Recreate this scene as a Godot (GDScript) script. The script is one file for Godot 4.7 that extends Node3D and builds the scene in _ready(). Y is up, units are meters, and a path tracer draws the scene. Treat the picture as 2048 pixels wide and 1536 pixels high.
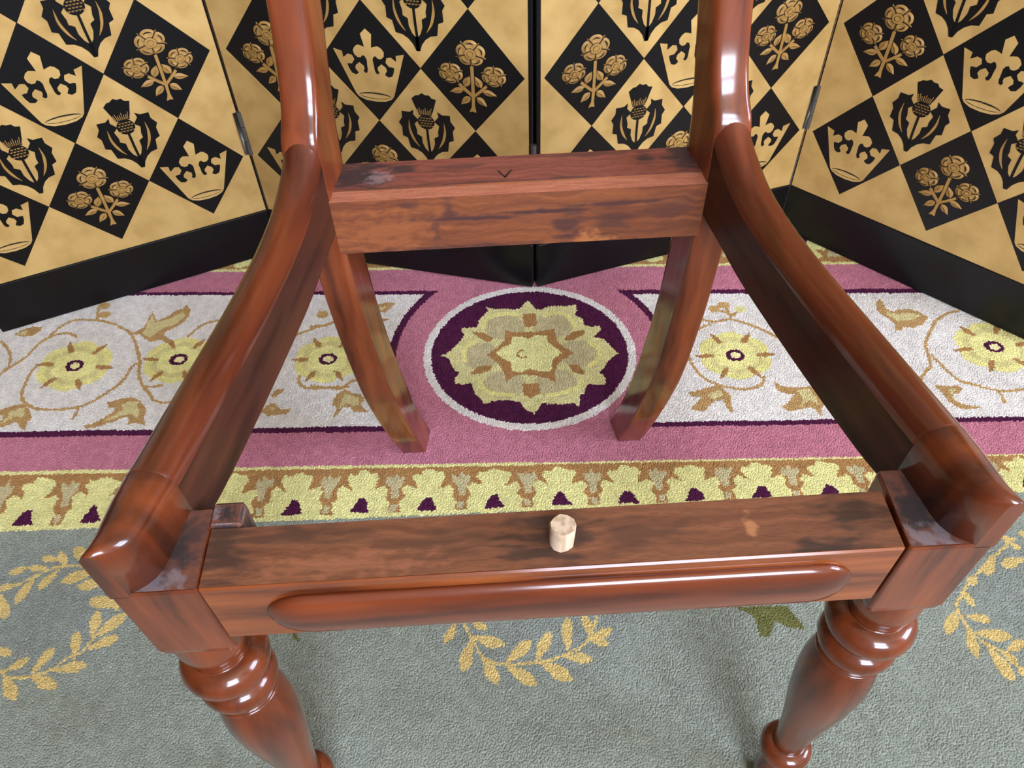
extends Node3D
# A seatless mahogany chair frame on a patterned rug, in front of a black and gold folding screen.
# Metres, y up. The camera stands at x = 0, z = 0 and looks towards -z and down.

const EYE := 0.86
const PITCH := 0.8542
const ROLL := -0.03516
const FOCAL := 1617.94

var rng := RandomNumberGenerator.new()
var M := {}

# ------------------------------------------------------------------ helpers
func tag(o: Node, label := "", category := "", group := "", kind := "") -> Node:
	if label != "": o.set_meta("label", label)
	if category != "": o.set_meta("category", category)
	if group != "": o.set_meta("group", group)
	if kind != "": o.set_meta("kind", kind)
	return o

func put(called: String, mesh: Mesh, parent: Node = self, at := Transform3D()) -> MeshInstance3D:
	var o := MeshInstance3D.new()
	o.name = called
	o.mesh = mesh
	o.transform = at
	parent.add_child(o, true)
	return o

func base(called: String, at := Transform3D(), parent: Node = self) -> Node3D:
	var o := Node3D.new()
	o.name = called
	o.transform = at
	parent.add_child(o, true)
	return o

func st_new(smooth := false) -> SurfaceTool:
	var st := SurfaceTool.new()
	st.begin(Mesh.PRIMITIVE_TRIANGLES)
	st.set_smooth_group(1 if smooth else -1)
	return st

func tri(st: SurfaceTool, a: Vector3, b: Vector3, c: Vector3, ua := Vector2(), ub := Vector2(), uc := Vector2()) -> void:
	st.set_uv(ua); st.add_vertex(a)
	st.set_uv(ub); st.add_vertex(b)
	st.set_uv(uc); st.add_vertex(c)

# corners counter-clockwise as seen from outside; Godot's front faces run clockwise
func quad(st: SurfaceTool, a: Vector3, b: Vector3, c: Vector3, d: Vector3, ua := Vector2(0, 1), ub := Vector2(1, 1), uc := Vector2(1, 0), ud := Vector2(0, 0)) -> void:
	tri(st, a, c, b, ua, uc, ub)
	tri(st, a, d, c, ua, ud, uc)

func done(st: SurfaceTool, m: Material, into: ArrayMesh = null) -> ArrayMesh:
	st.generate_normals()
	st.set_material(m)
	return st.commit(into) if into else st.commit()

# bevelled box between two corners
func bev_box(st: SurfaceTool, lo: Vector3, hi: Vector3, b := 0.001) -> void:
	var c := (lo + hi) / 2.0
	var h := (hi - lo) / 2.0
	var pt := func(sx: float, sy: float, sz: float, axis: int) -> Vector3:
		var v := Vector3(sx * (h.x - b), sy * (h.y - b), sz * (h.z - b))
		v[axis] = [sx, sy, sz][axis] * h[axis]
		return c + v
	for axis in 3:
		var a1 := (axis + 1) % 3
		var a2 := (axis + 2) % 3
		for s: float in [-1.0, 1.0]:
			var q := []
			for k in [[-1, -1], [1, -1], [1, 1], [-1, 1]]:
				var sg := [0.0, 0.0, 0.0]
				sg[axis] = s; sg[a1] = float(k[0]); sg[a2] = float(k[1])
				q.append(pt.call(sg[0], sg[1], sg[2], axis))
			if s > 0: quad(st, q[0], q[1], q[2], q[3])
			else: quad(st, q[3], q[2], q[1], q[0])
		for s1: float in [-1.0, 1.0]:
			for s2: float in [-1.0, 1.0]:
				var e := []
				for t: float in [-1.0, 1.0]:
					var sg := [0.0, 0.0, 0.0]
					sg[axis] = t; sg[a1] = s1; sg[a2] = s2
					e.append([pt.call(sg[0], sg[1], sg[2], a1), pt.call(sg[0], sg[1], sg[2], a2)])
				if s1 * s2 > 0: quad(st, e[0][0], e[1][0], e[1][1], e[0][1])
				else: quad(st, e[0][1], e[1][1], e[1][0], e[0][0])
	for sx: float in [-1.0, 1.0]:
		for sy: float in [-1.0, 1.0]:
			for sz: float in [-1.0, 1.0]:
				var p: Vector3 = pt.call(sx, sy, sz, 0)
				var q: Vector3 = pt.call(sx, sy, sz, 1)
				var r: Vector3 = pt.call(sx, sy, sz, 2)
				if sx * sy * sz > 0: tri(st, p, r, q)
				else: tri(st, p, q, r)

func box_mesh(lo: Vector3, hi: Vector3, m: Material, b := 0.001) -> ArrayMesh:
	var st := st_new()
	bev_box(st, lo, hi, b)
	return done(st, m)

# rings of equal length, joined in order and capped; each ring counter-clockwise seen from the far end of the sweep
func loft(st: SurfaceTool, rings: Array, cap_ends := true, vscale := 1.0) -> void:
	var n: int = rings[0].size()
	var v := 0.0
	for k in rings.size() - 1:
		var a: PackedVector3Array = rings[k]
		var b: PackedVector3Array = rings[k + 1]
		var v2 := v + a[0].distance_to(b[0]) * vscale
		for i in n:
			var j := (i + 1) % n
			var u0 := float(i) / n
			var u1 := float(i + 1) / n
			quad(st, a[i], a[j], b[j], b[i], Vector2(u0, v), Vector2(u1, v), Vector2(u1, v2), Vector2(u0, v2))
		v = v2
	if cap_ends:
		st.set_smooth_group(-1)
		for e in [0, rings.size() - 1]:
			var r: PackedVector3Array = rings[e]
			var c := Vector3()
			for p in r: c += p
			c /= n
			for i in n:
				var j := (i + 1) % n
				if e == 0: tri(st, c, r[i], r[j])
				else: tri(st, c, r[j], r[i])

# flat outline (x right, y up, any winding) raised from z0 to z1, with a small chamfer-free edge
func extrude(st: SurfaceTool, poly: PackedVector2Array, z0: float, z1: float) -> void:
	if Geometry2D.is_polygon_clockwise(poly):
		poly = poly.duplicate()
		poly.reverse()
	var t := Geometry2D.triangulate_polygon(poly)
	for k in range(0, t.size(), 3):
		var a := poly[t[k]]
		var b := poly[t[k + 1]]
		var c := poly[t[k + 2]]
		if (b - a).cross(c - a) < 0:
			var s := b
			b = c
			c = s
		tri(st, Vector3(a.x, a.y, z1), Vector3(c.x, c.y, z1), Vector3(b.x, b.y, z1), a * 6, c * 6, b * 6)
	for k in poly.size():
		var a := poly[k]
		var b := poly[(k + 1) % poly.size()]
		quad(st, Vector3(a.x, a.y, z0), Vector3(b.x, b.y, z0), Vector3(b.x, b.y, z1), Vector3(a.x, a.y, z1), a * 6, b * 6, b * 6, a * 6)

# raised ribbon along a polyline, tapering at both ends
func ribbon(st: SurfaceTool, pts: Array, w: float, z0: float, z1: float, taper := true) -> void:
	var l := PackedVector2Array()
	var r := PackedVector2Array()
	for k in pts.size():
		var d: Vector2 = (pts[mini(k + 1, pts.size() - 1)] - pts[maxi(k - 1, 0)]).normalized()
		var t := float(k) / (pts.size() - 1)
		var h := w * 0.5 * (maxf(0.12, sin(PI * t)) if taper else 1.0)
		l.append(pts[k] + d.orthogonal() * h)
		r.append(pts[k] - d.orthogonal() * h)
	r.reverse()
	l.append_array(r)
	extrude(st, l, z0, z1)

func curve2(pts: Array, n := 6) -> Array:
	var out := []
	for k in pts.size() - 1:
		for i in n:
			out.append(pts[k].cubic_interpolate(pts[k + 1], pts[maxi(k - 1, 0)], pts[mini(k + 2, pts.size() - 1)], float(i) / n))
	out.append(pts[-1])
	return out

func v2s(flat: Array, sx := 1.0, sy := 1.0) -> Array:
	var out := []
	for k in range(0, flat.size(), 2): out.append(Vector2(flat[k] * sx, flat[k + 1] * sy))
	return out

func noise_of(sd: int, freq: float, oct := 4) -> FastNoiseLite:
	var n := FastNoiseLite.new()
	n.seed = sd
	n.frequency = freq
	n.fractal_octaves = oct
	return n

func ramp(stops: Array) -> Gradient:
	var g := Gradient.new()
	g.offsets = PackedFloat32Array(stops.map(func(s): return s[0]))
	g.colors = PackedColorArray(stops.map(func(s): return s[1]))
	return g

func noise_tex(sd: int, freq: float, stops: Array, size := 512, oct := 4) -> NoiseTexture2D:
	var t := NoiseTexture2D.new()
	t.width = size
	t.height = size
	t.seamless = true
	t.noise = noise_of(sd, freq, oct)
	t.color_ramp = ramp(stops)
	return t

func rgb(r: int, g: int, b: int) -> Color:
	return Color(r / 255.0, g / 255.0, b / 255.0)

# polished or raw timber whose grain runs along one axis of the part (0 x, 1 y, 2 z)
func wood(axis: int, dark: Color, mid: Color, light: Color, sd: int, polish := 1.0) -> StandardMaterial3D:
	var m := StandardMaterial3D.new()
	m.albedo_texture = noise_tex(sd, 0.008, [[0.15, mid.lerp(dark, 0.75)], [0.42, mid], [0.62, mid.lerp(light, 0.35)], [0.85, light]], 512, 6)
	m.uv1_triplanar = true
	var s := Vector3(9, 9, 9)
	s[axis] = 1.1
	m.uv1_scale = s
	m.uv1_offset = Vector3(0.13, 0.37, 0.71) * sd
	m.roughness = lerpf(0.75, 0.45, polish)
	m.metallic_specular = 0.2
	m.clearcoat_enabled = polish > 0.1
	m.clearcoat = polish
	m.clearcoat_roughness = 0.13
	return m

# ------------------------------------------------------------------ build
func _ready() -> void:
	rng.seed = 11
	# camera
	var cam := Camera3D.new()
	cam.name = "camera"
	var cp := cos(PITCH); var sp := sin(PITCH); var cr := cos(ROLL); var sr := sin(ROLL)
	var rx := Basis(Vector3(1, 0, 0), Vector3(0, cp, -sp), Vector3(0, sp, cp))
	var rz := Basis(Vector3(cr, sr, 0), Vector3(-sr, cr, 0), Vector3(0, 0, 1))
	cam.transform = Transform3D(rx * rz, Vector3(0, EYE, 0))
	cam.fov = rad_to_deg(2.0 * atan(768.0 / FOCAL))
	cam.near = 0.02
	cam.far = 50
	add_child(cam)
	# sky and exposure
	var we := WorldEnvironment.new()
	we.name = "environment"
	var env := Environment.new()
	env.background_mode = Environment.BG_SKY
	var sm := ProceduralSkyMaterial.new()
	sm.sky_top_color = Color(0.72, 0.82, 1.0)
	sm.sky_horizon_color = Color(0.94, 0.97, 1.0)
	sm.ground_bottom_color = Color(0.42, 0.42, 0.4)
	sm.ground_horizon_color = Color(0.6, 0.62, 0.6)
	sm.sky_energy_multiplier = 4.0
	env.sky = Sky.new()
	env.sky.sky_material = sm
	env.tonemap_mode = Environment.TONE_MAPPER_LINEAR
	env.tonemap_exposure = 0.88
	env.sdfgi_enabled = true
	env.ssao_enabled = true
	env.ssil_enabled = true
	we.environment = env
	add_child(we)
	# daylight through the sashes of the two windows behind the camera and the one in the right wall
	for s in SASHES: daylight(s[0], s[1], s[2], s[3])
	materials()
	room()
	rug()
	screen()
	chair()

# centre of the pane, turn about y, size, strength
const SASHES := [
	[Vector3(0.75, 1.40, 2.17), 0.0, Vector2(1.15, 0.74), 4.4],
	[Vector3(0.75, 2.24, 2.17), 0.0, Vector2(1.15, 0.74), 4.4],
	[Vector3(2.97, 1.40, 0.6), 90.0, Vector2(1.15, 0.74), 2.2],
	[Vector3(2.97, 2.24, 0.6), 90.0, Vector2(1.15, 0.74), 2.2],
]

func daylight(at: Vector3, turn: float, size: Vector2, power: float) -> void:
	var l := AreaLight3D.new()
	l.name = "window_daylight"
	l.area_size = size
	l.light_color = Color(1.0, 0.987, 0.967)
	l.light_energy = power
	l.area_range = 12.0
	l.shadow_enabled = true
	l.position = at
	l.rotation_degrees.y = turn
	add_child(l, true)

func materials() -> void:
	var gold := StandardMaterial3D.new()
	gold.albedo_texture = noise_tex(3, 0.006, [[0.2, rgb(172, 137, 79)], [0.5, rgb(183, 148, 88)], [0.8, rgb(190, 155, 95)]], 512, 6)
	gold.uv1_triplanar = true
	gold.uv1_scale = Vector3.ONE * 5.0
	gold.roughness = 0.52
	gold.metallic = 0.0
	gold.metallic_specular = 0.4
	M.gold = gold
	var dull: StandardMaterial3D = gold.duplicate()
	dull.albedo_color = rgb(222, 210, 190)
	M.gold_relief = dull
	var black := StandardMaterial3D.new()
	black.albedo_color = rgb(14, 13, 15)
	black.roughness = 0.3
	black.metallic_specular = 0.4
	M.black = black
	var line: StandardMaterial3D = black.duplicate()
	line.albedo_color = rgb(38, 30, 18)
	line.roughness = 0.6
	M.line = line
	var steel := StandardMaterial3D.new()
	steel.albedo_color = rgb(110, 108, 104)
	steel.metallic = 0.8
	steel.roughness = 0.45
	M.steel = steel
	var d := rgb(56, 22, 9)
	var m := rgb(108, 48, 22)
	var l := rgb(132, 65, 31)
	M.post = wood(1, d, m, l, 5)
	M.rail = wood(2, d, rgb(86, 36, 19), rgb(108, 49, 24), 7)
	M.inner = wood(2, rgb(40, 21, 15), rgb(66, 35, 24), rgb(80, 43, 28), 8, 0.2)
	M.leg = wood(1, d, rgb(96, 42, 17), rgb(124, 58, 24), 9)
	M.front = wood(0, d, rgb(112, 54, 21), rgb(140, 74, 32), 12)
	M.mould = wood(0, rgb(54, 20, 9), rgb(92, 39, 17), rgb(116, 53, 24), 14)
	var wall := StandardMaterial3D.new()
	wall.albedo_color = rgb(228, 224, 214)
	wall.roughness = 0.9
	M.wall = wall
	var dark_wall: StandardMaterial3D = wall.duplicate()
	dark_wall.albedo_color = rgb(104, 84, 66)  # unseen left wall, toned dark to cut the light it bounces back
	M.low_bounce_wall = dark_wall
	var fl := wood(0, rgb(96, 66, 40), rgb(128, 92, 58), rgb(150, 112, 74), 21, 0.2)
	M.floor = fl
	var white: StandardMaterial3D = wall.duplicate()
	white.albedo_color = rgb(238, 238, 234)
	white.roughness = 0.5
	M.white = white

# ------------------------------------------------------------------ room
func struct(called: String, boxes: Array, m: Material) -> MeshInstance3D:
	var st := st_new()
	for b in boxes: bev_box(st, b[0], b[1], 0.002)
	var o := put(called, done(st, m))
	o.set_meta("kind", "structure")
	return o

func room() -> void:
	var y0 := -0.014
	struct("floor", [[Vector3(-2.6, -0.12, -2.1), Vector3(3.1, y0, 2.3)]], M.floor)
	struct("ceiling", [[Vector3(-2.7, 2.75, -2.2), Vector3(3.1, 2.87, 2.3)]], M.wall)
	struct("wall_back", [[Vector3(-2.6, y0, -2.2), Vector3(3.0, 2.75, -2.1)]], M.wall)
	struct("wall_left", [[Vector3(-2.7, y0, -2.2), Vector3(-2.6, 2.75, 2.3)]], M.low_bounce_wall)
	var a := 2.2; var b := 2.3
	struct("wall_front", [
		[Vector3(-2.6, y0, a), Vector3(3.0, 0.98, b)], [Vector3(-2.6, 2.66, a), Vector3(3.0, 2.75, b)],
		[Vector3(-2.6, 0.98, a), Vector3(0.13, 2.66, b)], [Vector3(1.37, 0.98, a), Vector3(3.0, 2.66, b)]], M.wall)
	struct("wall_right", [
		[Vector3(3.0, y0, -2.2), Vector3(3.1, 0.98, 2.3)], [Vector3(3.0, 2.66, -2.2), Vector3(3.1, 2.75, 2.3)],
		[Vector3(3.0, 0.98, -2.2), Vector3(3.1, 2.66, -0.02)], [Vector3(3.0, 0.98, 1.22), Vector3(3.1, 2.66, 2.3)]], M.wall)
	var k := 0
	for c: Array in [[Vector3(0.75, 1.82, 2.25), 0.0], [Vector3(3.05, 1.82, 0.6), 90.0]]:
		k += 1
		var st := st_new()
		for s: float in [-1.0, 1.0]:
			bev_box(st, Vector3(s * 0.598 - 0.022, -0.84, -0.03), Vector3(s * 0.598 + 0.022, 0.84, 0.03), 0.002)
			bev_box(st, Vector3(-0.576, s * 0.818 - 0.022, -0.03), Vector3(0.576, s * 0.818 + 0.022, 0.03), 0.002)
		bev_box(st, Vector3(-0.576, -0.045, -0.03), Vector3(0.576, 0.045, 0.03), 0.002)
		var o := put("window_%d" % k, done(st, M.white), self, Transform3D(Basis(Vector3.UP, deg_to_rad(c[1])), c[0]))
		o.set_meta("kind", "structure")

# ------------------------------------------------------------------ rug
# drawn in its own axes: u along the border (right), w across it (towards the camera), from the centre of the medallion
const RUG_AT := Vector3(0.027, 0, -0.807)
const RUG_TURN := -0.02
const RU0 := -1.02
const RW0 := -0.34
const RPX := 1000.0

var rimg: Image

func rfill(pts: Array, c: Color) -> void:
	var y0 := 1e9
	var y1 := -1e9
	var q := PackedVector2Array()
	for p: Vector2 in pts:
		var v := Vector2((p.x - RU0) * RPX, (p.y - RW0) * RPX)
		q.append(v)
		y0 = minf(y0, v.y)
		y1 = maxf(y1, v.y)
	var n := q.size()
	for y in range(maxi(0, int(y0)), mini(rimg.get_height() - 1, int(y1) + 1) + 1):
		var yy := y + 0.5
		var xs: Array[float] = []
		for i in n:
			var a := q[i]
			var b := q[(i + 1) % n]
			if (a.y <= yy) != (b.y <= yy): xs.append(a.x + (yy - a.y) / (b.y - a.y) * (b.x - a.x))
		xs.sort()
		for i in range(0, xs.size() - 1, 2):
			var x0 := maxi(0, int(round(xs[i])))
			var x1 := mini(rimg.get_width(), int(round(xs[i + 1])))
			if x1 > x0: rimg.fill_rect(Rect2i(x0, y, x1 - x0, 1), c)

func rstroke(pts: Array, w: float, c: Color, taper := false) -> void:
	var l := []
	var r := []
	for k in pts.size():
		var d: Vector2 = (pts[mini(k + 1, pts.size() - 1)] - pts[maxi(k - 1, 0)]).normalized()
		var h := w * 0.5 * (1.0 if not taper else lerpf(1.0, 0.25, float(k) / (pts.size() - 1)))
		l.append(pts[k] + d.orthogonal() * h)
		r.append(pts[k] - d.orthogonal() * h)
	for k in pts.size() - 1: rfill([l[k], l[k + 1], r[k + 1], r[k]], c)

func rdisc(c: Vector2, rx: float, rw: float, col: Color, lobes := 0, depth := 0.0, phase := 0.0) -> void:
	var pts := []
	for k in 96:
		var t := TAU * k / 96
		var s := 1.0 - depth + depth * absf(cos(lobes * 0.5 * (t - phase)))
		pts.append(c + Vector2(cos(t) * rx, sin(t) * rw) * s)
	rfill(pts, col)

# outlines of the woven motifs, in millimetres from the centre of the medallion
const R_LEAF := [[-601, -62, -587, -73, -586, -91, -585, -109, -572, -87, -561, -93, -548, -108, -537, -114, -536, -123, -524, -110, -524, -95, -530, -80, -542, -69, -551, -63, -551, -54, -538, -45, -540, -37, -554, -46, -568, -43, -580, -49, -592, -61], [-552, 72, -564, 67, -578, 69, -596, 76, -590, 86, -581, 86, -582, 94, -590, 103, -603, 113, -616, 117, -611, 122, -593, 119, -577, 111, -564, 104, -556, 104, -554, 115, -542, 114, -529, 118, -536, 105, -535, 93, -541, 83], [-712, 76, -725, 77, -743, 86, -750, 96, -733, 96, -735, 105, -736, 121, -720, 112, -711, 108, -698, 121, -693, 122, -696, 110, -693, 101, -701, 88], [-745, -79, -762, -80, -776, -73, -782, -63, -768, -58, -755, -60, -745, -69], [-366, 85, -359, 82, -347, 96, -332, 94, -338, 104, -365, 105, -376, 98], [-359, 58, -348, 56, -352, 66, -360, 73, -367, 69], [-263, 59, -272, 69, -276, 79, -277, 90, -270, 93, -271, 113, -265, 103, -260, 93, -250, 94, -245, 102, -222, 103, -237, 91, -232, 78, -239, 70, -252, 67], [-240, -111, -234, -114, -221, -117, -205, -115, -213, -104, -221, -94, -230, -95, -239, -98], [-226, -83, -213, -80, -219, -75, -226, -76], [264, 66, 243, 72, 219, 79, 223, 87, 238, 87, 229, 95, 217, 110, 237, 112, 252, 96, 265, 93, 267, 109, 275, 118, 274, 97, 277, 87, 270, 77], [342, 60, 341, 75, 352, 84, 364, 86, 354, 99, 341, 108, 349, 116, 368, 112, 381, 109, 387, 116, 390, 125, 397, 109, 410, 103, 408, 80, 395, 71, 374, 74, 360, 72, 348, 69], [538, -100, 529, -93, 527, -73, 539, -57, 544, -45, 540, -35, 550, -31, 554, -41, 568, -38, 583, -44, 599, -59, 587, -73, 568, -79, 550, -74, 541, -80, 541, -96], [561, 74, 580, 76, 593, 75, 597, 82, 588, 90, 580, 91, 580, 104, 592, 111, 613, 115, 592, 118, 580, 117, 570, 104, 566, 88]]
const R_HEART := [[-585, -60, -583, -85, -584, -104, -573, -84, -552, -91, -535, -106, -530, -95, -539, -80, -559, -69, -566, -58, -572, -51], [-551, 75, -567, 76, -574, 82, -568, 89, -576, 96, -592, 112, -565, 100, -554, 97, -544, 107, -544, 95, -550, 85], [-710, 81, -728, 89, -727, 100, -734, 112, -717, 98, -706, 100, -706, 91], [-766, -72, -775, -68, -780, -62, -766, -62], [-363, 89, -355, 92, -358, 100], [-855, -187], [-262, 67, -264, 82, -266, 98, -257, 85, -242, 93, -240, 78, -251, 72], [-237, -104, -218, -110, -226, -99], [-855, -187], [260, 76, 244, 84, 252, 93, 266, 86, 266, 78], [368, 79, 386, 76, 391, 86, 394, 106, 382, 96, 369, 107, 375, 93], [539, -74, 553, -68, 573, -71, 590, -63, 568, -54, 551, -52, 541, -64], [579, 81, 588, 82, 577, 93, 580, 111]]
const R_VINE := [[-779, 28, -771, 17, -759, 1, -746, -17, -738, -42, -729, -54, -716, -62, -699, -63, -684, -55], [-729, -54, -720, -74, -708, -88, -693, -92, -666, -90, -639, -83, -618, -71, -602, -59, -591, -41, -581, -21, -572, -2, -566, 23, -555, 44, -540, 60, -531, 73, -514, 78, -499, 76], [-699, 0, -717, 0, -726, 8, -727, 32, -724, 58, -710, 76, -691, 85, -665, 87, -641, 85, -622, 77, -607, 63, -590, 43, -583, 22, -581, 9, -576, 1], [-633, 85, -633, 95, -635, 106], [-554, 47, -540, 48, -524, 45], [-799, -50, -786, -38, -770, -18, -766, 4, -771, 17], [-466, -84, -487, -82, -501, -73, -510, -59, -514, -47, -504, -33, -496, -27], [-602, -59, -590, -61, -581, -60], [-665, -90, -671, -113, -672, -121], [-357, -47, -339, -56, -327, -63, -304, -72, -293, -78], [-326, 23, -332, 36, -327, 50, -311, 57, -283, 56, -257, 55], [-331, -66, -321, -69, -308, -69, -294, -79], [-313, 52, -300, 55, -283, 57, -267, 59, -258, 48, -247, 42], [249, -63, 261, -65, 278, -59, 303, -64, 324, -55, 343, -43, 366, -24], [241, -35, 254, -45, 272, -55], [303, -64, 305, -74, 290, -84], [305, -73, 301, -94], [305, -70, 321, -83], [230, -5, 229, 6, 234, 31, 246, 54, 264, 66, 288, 74, 309, 73, 324, 66, 330, 51], [650, -71, 635, -69, 615, -58, 603, -47, 587, -25, 575, -3, 572, 19, 568, 37, 557, 50, 544, 64], [576, 16, 583, 34, 589, 51, 599, 67, 620, 77, 642, 86, 661, 88, 688, 83], [642, 86, 645, 96, 644, 109]]
const R_BUD := [[-665, -123], [-657, -103], [-317, -92], [-317, -93], [283, -87], [299, -95], [322, -85]]
const R_MED := [[1, -114, 7, -104, 10, -95, 19, -93, 27, -99, 40, -102, 57, -100, 74, -102, 74, -89, 70, -83, 82, -70, 84, -57, 91, -55, 106, -56, 108, -48, 99, -38, 96, -32, 110, -29, 120, -12, 129, 2, 114, 15, 105, 31, 99, 38, 107, 49, 106, 61, 91, 61, 81, 60, 75, 74, 69, 81, 66, 101, 58, 93, 43, 95, 28, 94, 15, 93, 9, 104, 5, 111, -4, 106, -11, 100, -14, 91, -25, 87, -38, 86, -53, 87, -59, 91, -66, 92, -67, 85, -76, 77, -82, 62, -83, 54, -96, 55, -106, 54, -107, 43, -100, 33, -107, 30, -115, 14, -119, 4, -130, -1, -118, -8, -109, -21, -101, -32, -96, -44, -101, -50, -101, -57, -85, -58, -78, -59, -75, -75, -67, -85, -62, -93, -64, -102, -53, -97, -36, -98, -23, -95, -13, -96, -6, -108]]
const R_STAR := [[-36, -52, -28, -47, -11, -46, 13, -46, 30, -50, 39, -51, 40, -31, 47, -17, 65, -1, 49, 11, 39, 24, 35, 37, 36, 57, 24, 47, 7, 41, -13, 38, -26, 43, -34, 52, -37, 35, -44, 19, -62, -1, -46, -17, -36, -31], [-26, -37, -11, -36, -1, -32, 9, -39, 27, -37, 27, -26, 35, -17, 47, -2, 33, 13, 31, 34, 15, 34, -1, 28, -14, 35, -26, 32, -28, 14, -38, 8, -49, -4, -38, -17, -26, -22]]
const R_DASH := [[-9, -85, 12, -86, 12, -58, -7, -57], [-85, -49, -67, -46, -52, -34, -60, -27, -74, -35], [51, -31, 66, -45, 83, -48, 84, -41, 69, -30, 55, -25], [-87, 37, -73, 21, -54, 20, -56, 29, -73, 36], [55, 21, 68, 22, 79, 35, 77, 43, 62, 37], [-12, 56, 12, 56, 13, 75, 0, 83, -10, 77]]
const R_ARC := [[-70, -54, -61, -78, -34, -87, -17, -82], [22, -81, 50, -85, 65, -68, 70, -53], [-95, 12, -95, -13, -78, -30], [87, -23, 102, -7, 97, 15, 84, 25], [-74, 44, -63, 68, -40, 76, -21, 76], [21, 80, 48, 74, 70, 61, 74, 47]]
const R_SPRAY := [[-562, 332, -578, 312], [-575, 324, -596, 319], [-585, 334, -607, 333], [-607, 332, -630, 341], [-569, 335, -585, 363], [-534, 331, -561, 305], [-522, 337, -561, 353], [-505, 354, -541, 359], [-595, 345, -605, 380], [-608, 354, -633, 361], [-479, 384, -520, 376], [-481, 390, -493, 372], [-501, 423, -505, 389], [-499, 422, -469, 392], [-501, 435, -469, 420], [-513, 446, -521, 413], [-531, 459, -495, 453], [-554, 462, -539, 432], [-554, 465, -520, 478], [-586, 459, -562, 445], [-584, 464, -560, 491], [-608, 432, -585, 441], [-627, 367, -608, 399], [-90, 410, -103, 435], [-75, 410, -56, 420], [-73, 428, -36, 439], [-73, 430, -82, 468], [-62, 450, -43, 482], [-35, 459, -7, 433], [-35, 461, -2, 483], [-2, 457, 14, 423], [0, 457, 36, 478], [32, 445, 34, 407], [27, 452, 60, 456], [56, 435, 83, 421], [56, 433, 79, 439], [60, 432, 53, 403], [-91, 391, -109, 386], [69, 403, 87, 385], [558, 312, 566, 322], [564, 323, 573, 331], [540, 336, 519, 365], [574, 343, 541, 352], [507, 365, 496, 376], [487, 381, 491, 402], [472, 405, 449, 434], [477, 412, 505, 419], [474, 427, 473, 461], [480, 433, 520, 438], [489, 447, 502, 487], [506, 455, 531, 442], [503, 452, 512, 470], [512, 470, 517, 482], [587, 316, 582, 306]]
const R_STEM := [[-468, 393, -482, 405, -500, 425, -506, 438, -521, 446, -532, 457, -553, 465, -578, 466, -589, 458], [-521, 337, -542, 332, -573, 333, -596, 345, -621, 361], [-87, 394, -82, 412, -73, 430, -60, 452, -35, 460, -2, 458, 28, 451, 56, 434, 68, 406], [472, 400, 475, 425, 486, 443, 501, 454, 516, 475], [472, 400, 493, 377, 522, 352, 550, 332, 572, 316]]
const R_OLIVE := [[224, 398, 235, 404, 244, 413, 246, 433, 257, 433, 265, 414, 278, 423, 297, 425, 291, 412, 282, 398], [-277, 418, -271, 420, -267, 425, -265, 431, -270, 429, -273, 424]]

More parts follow.
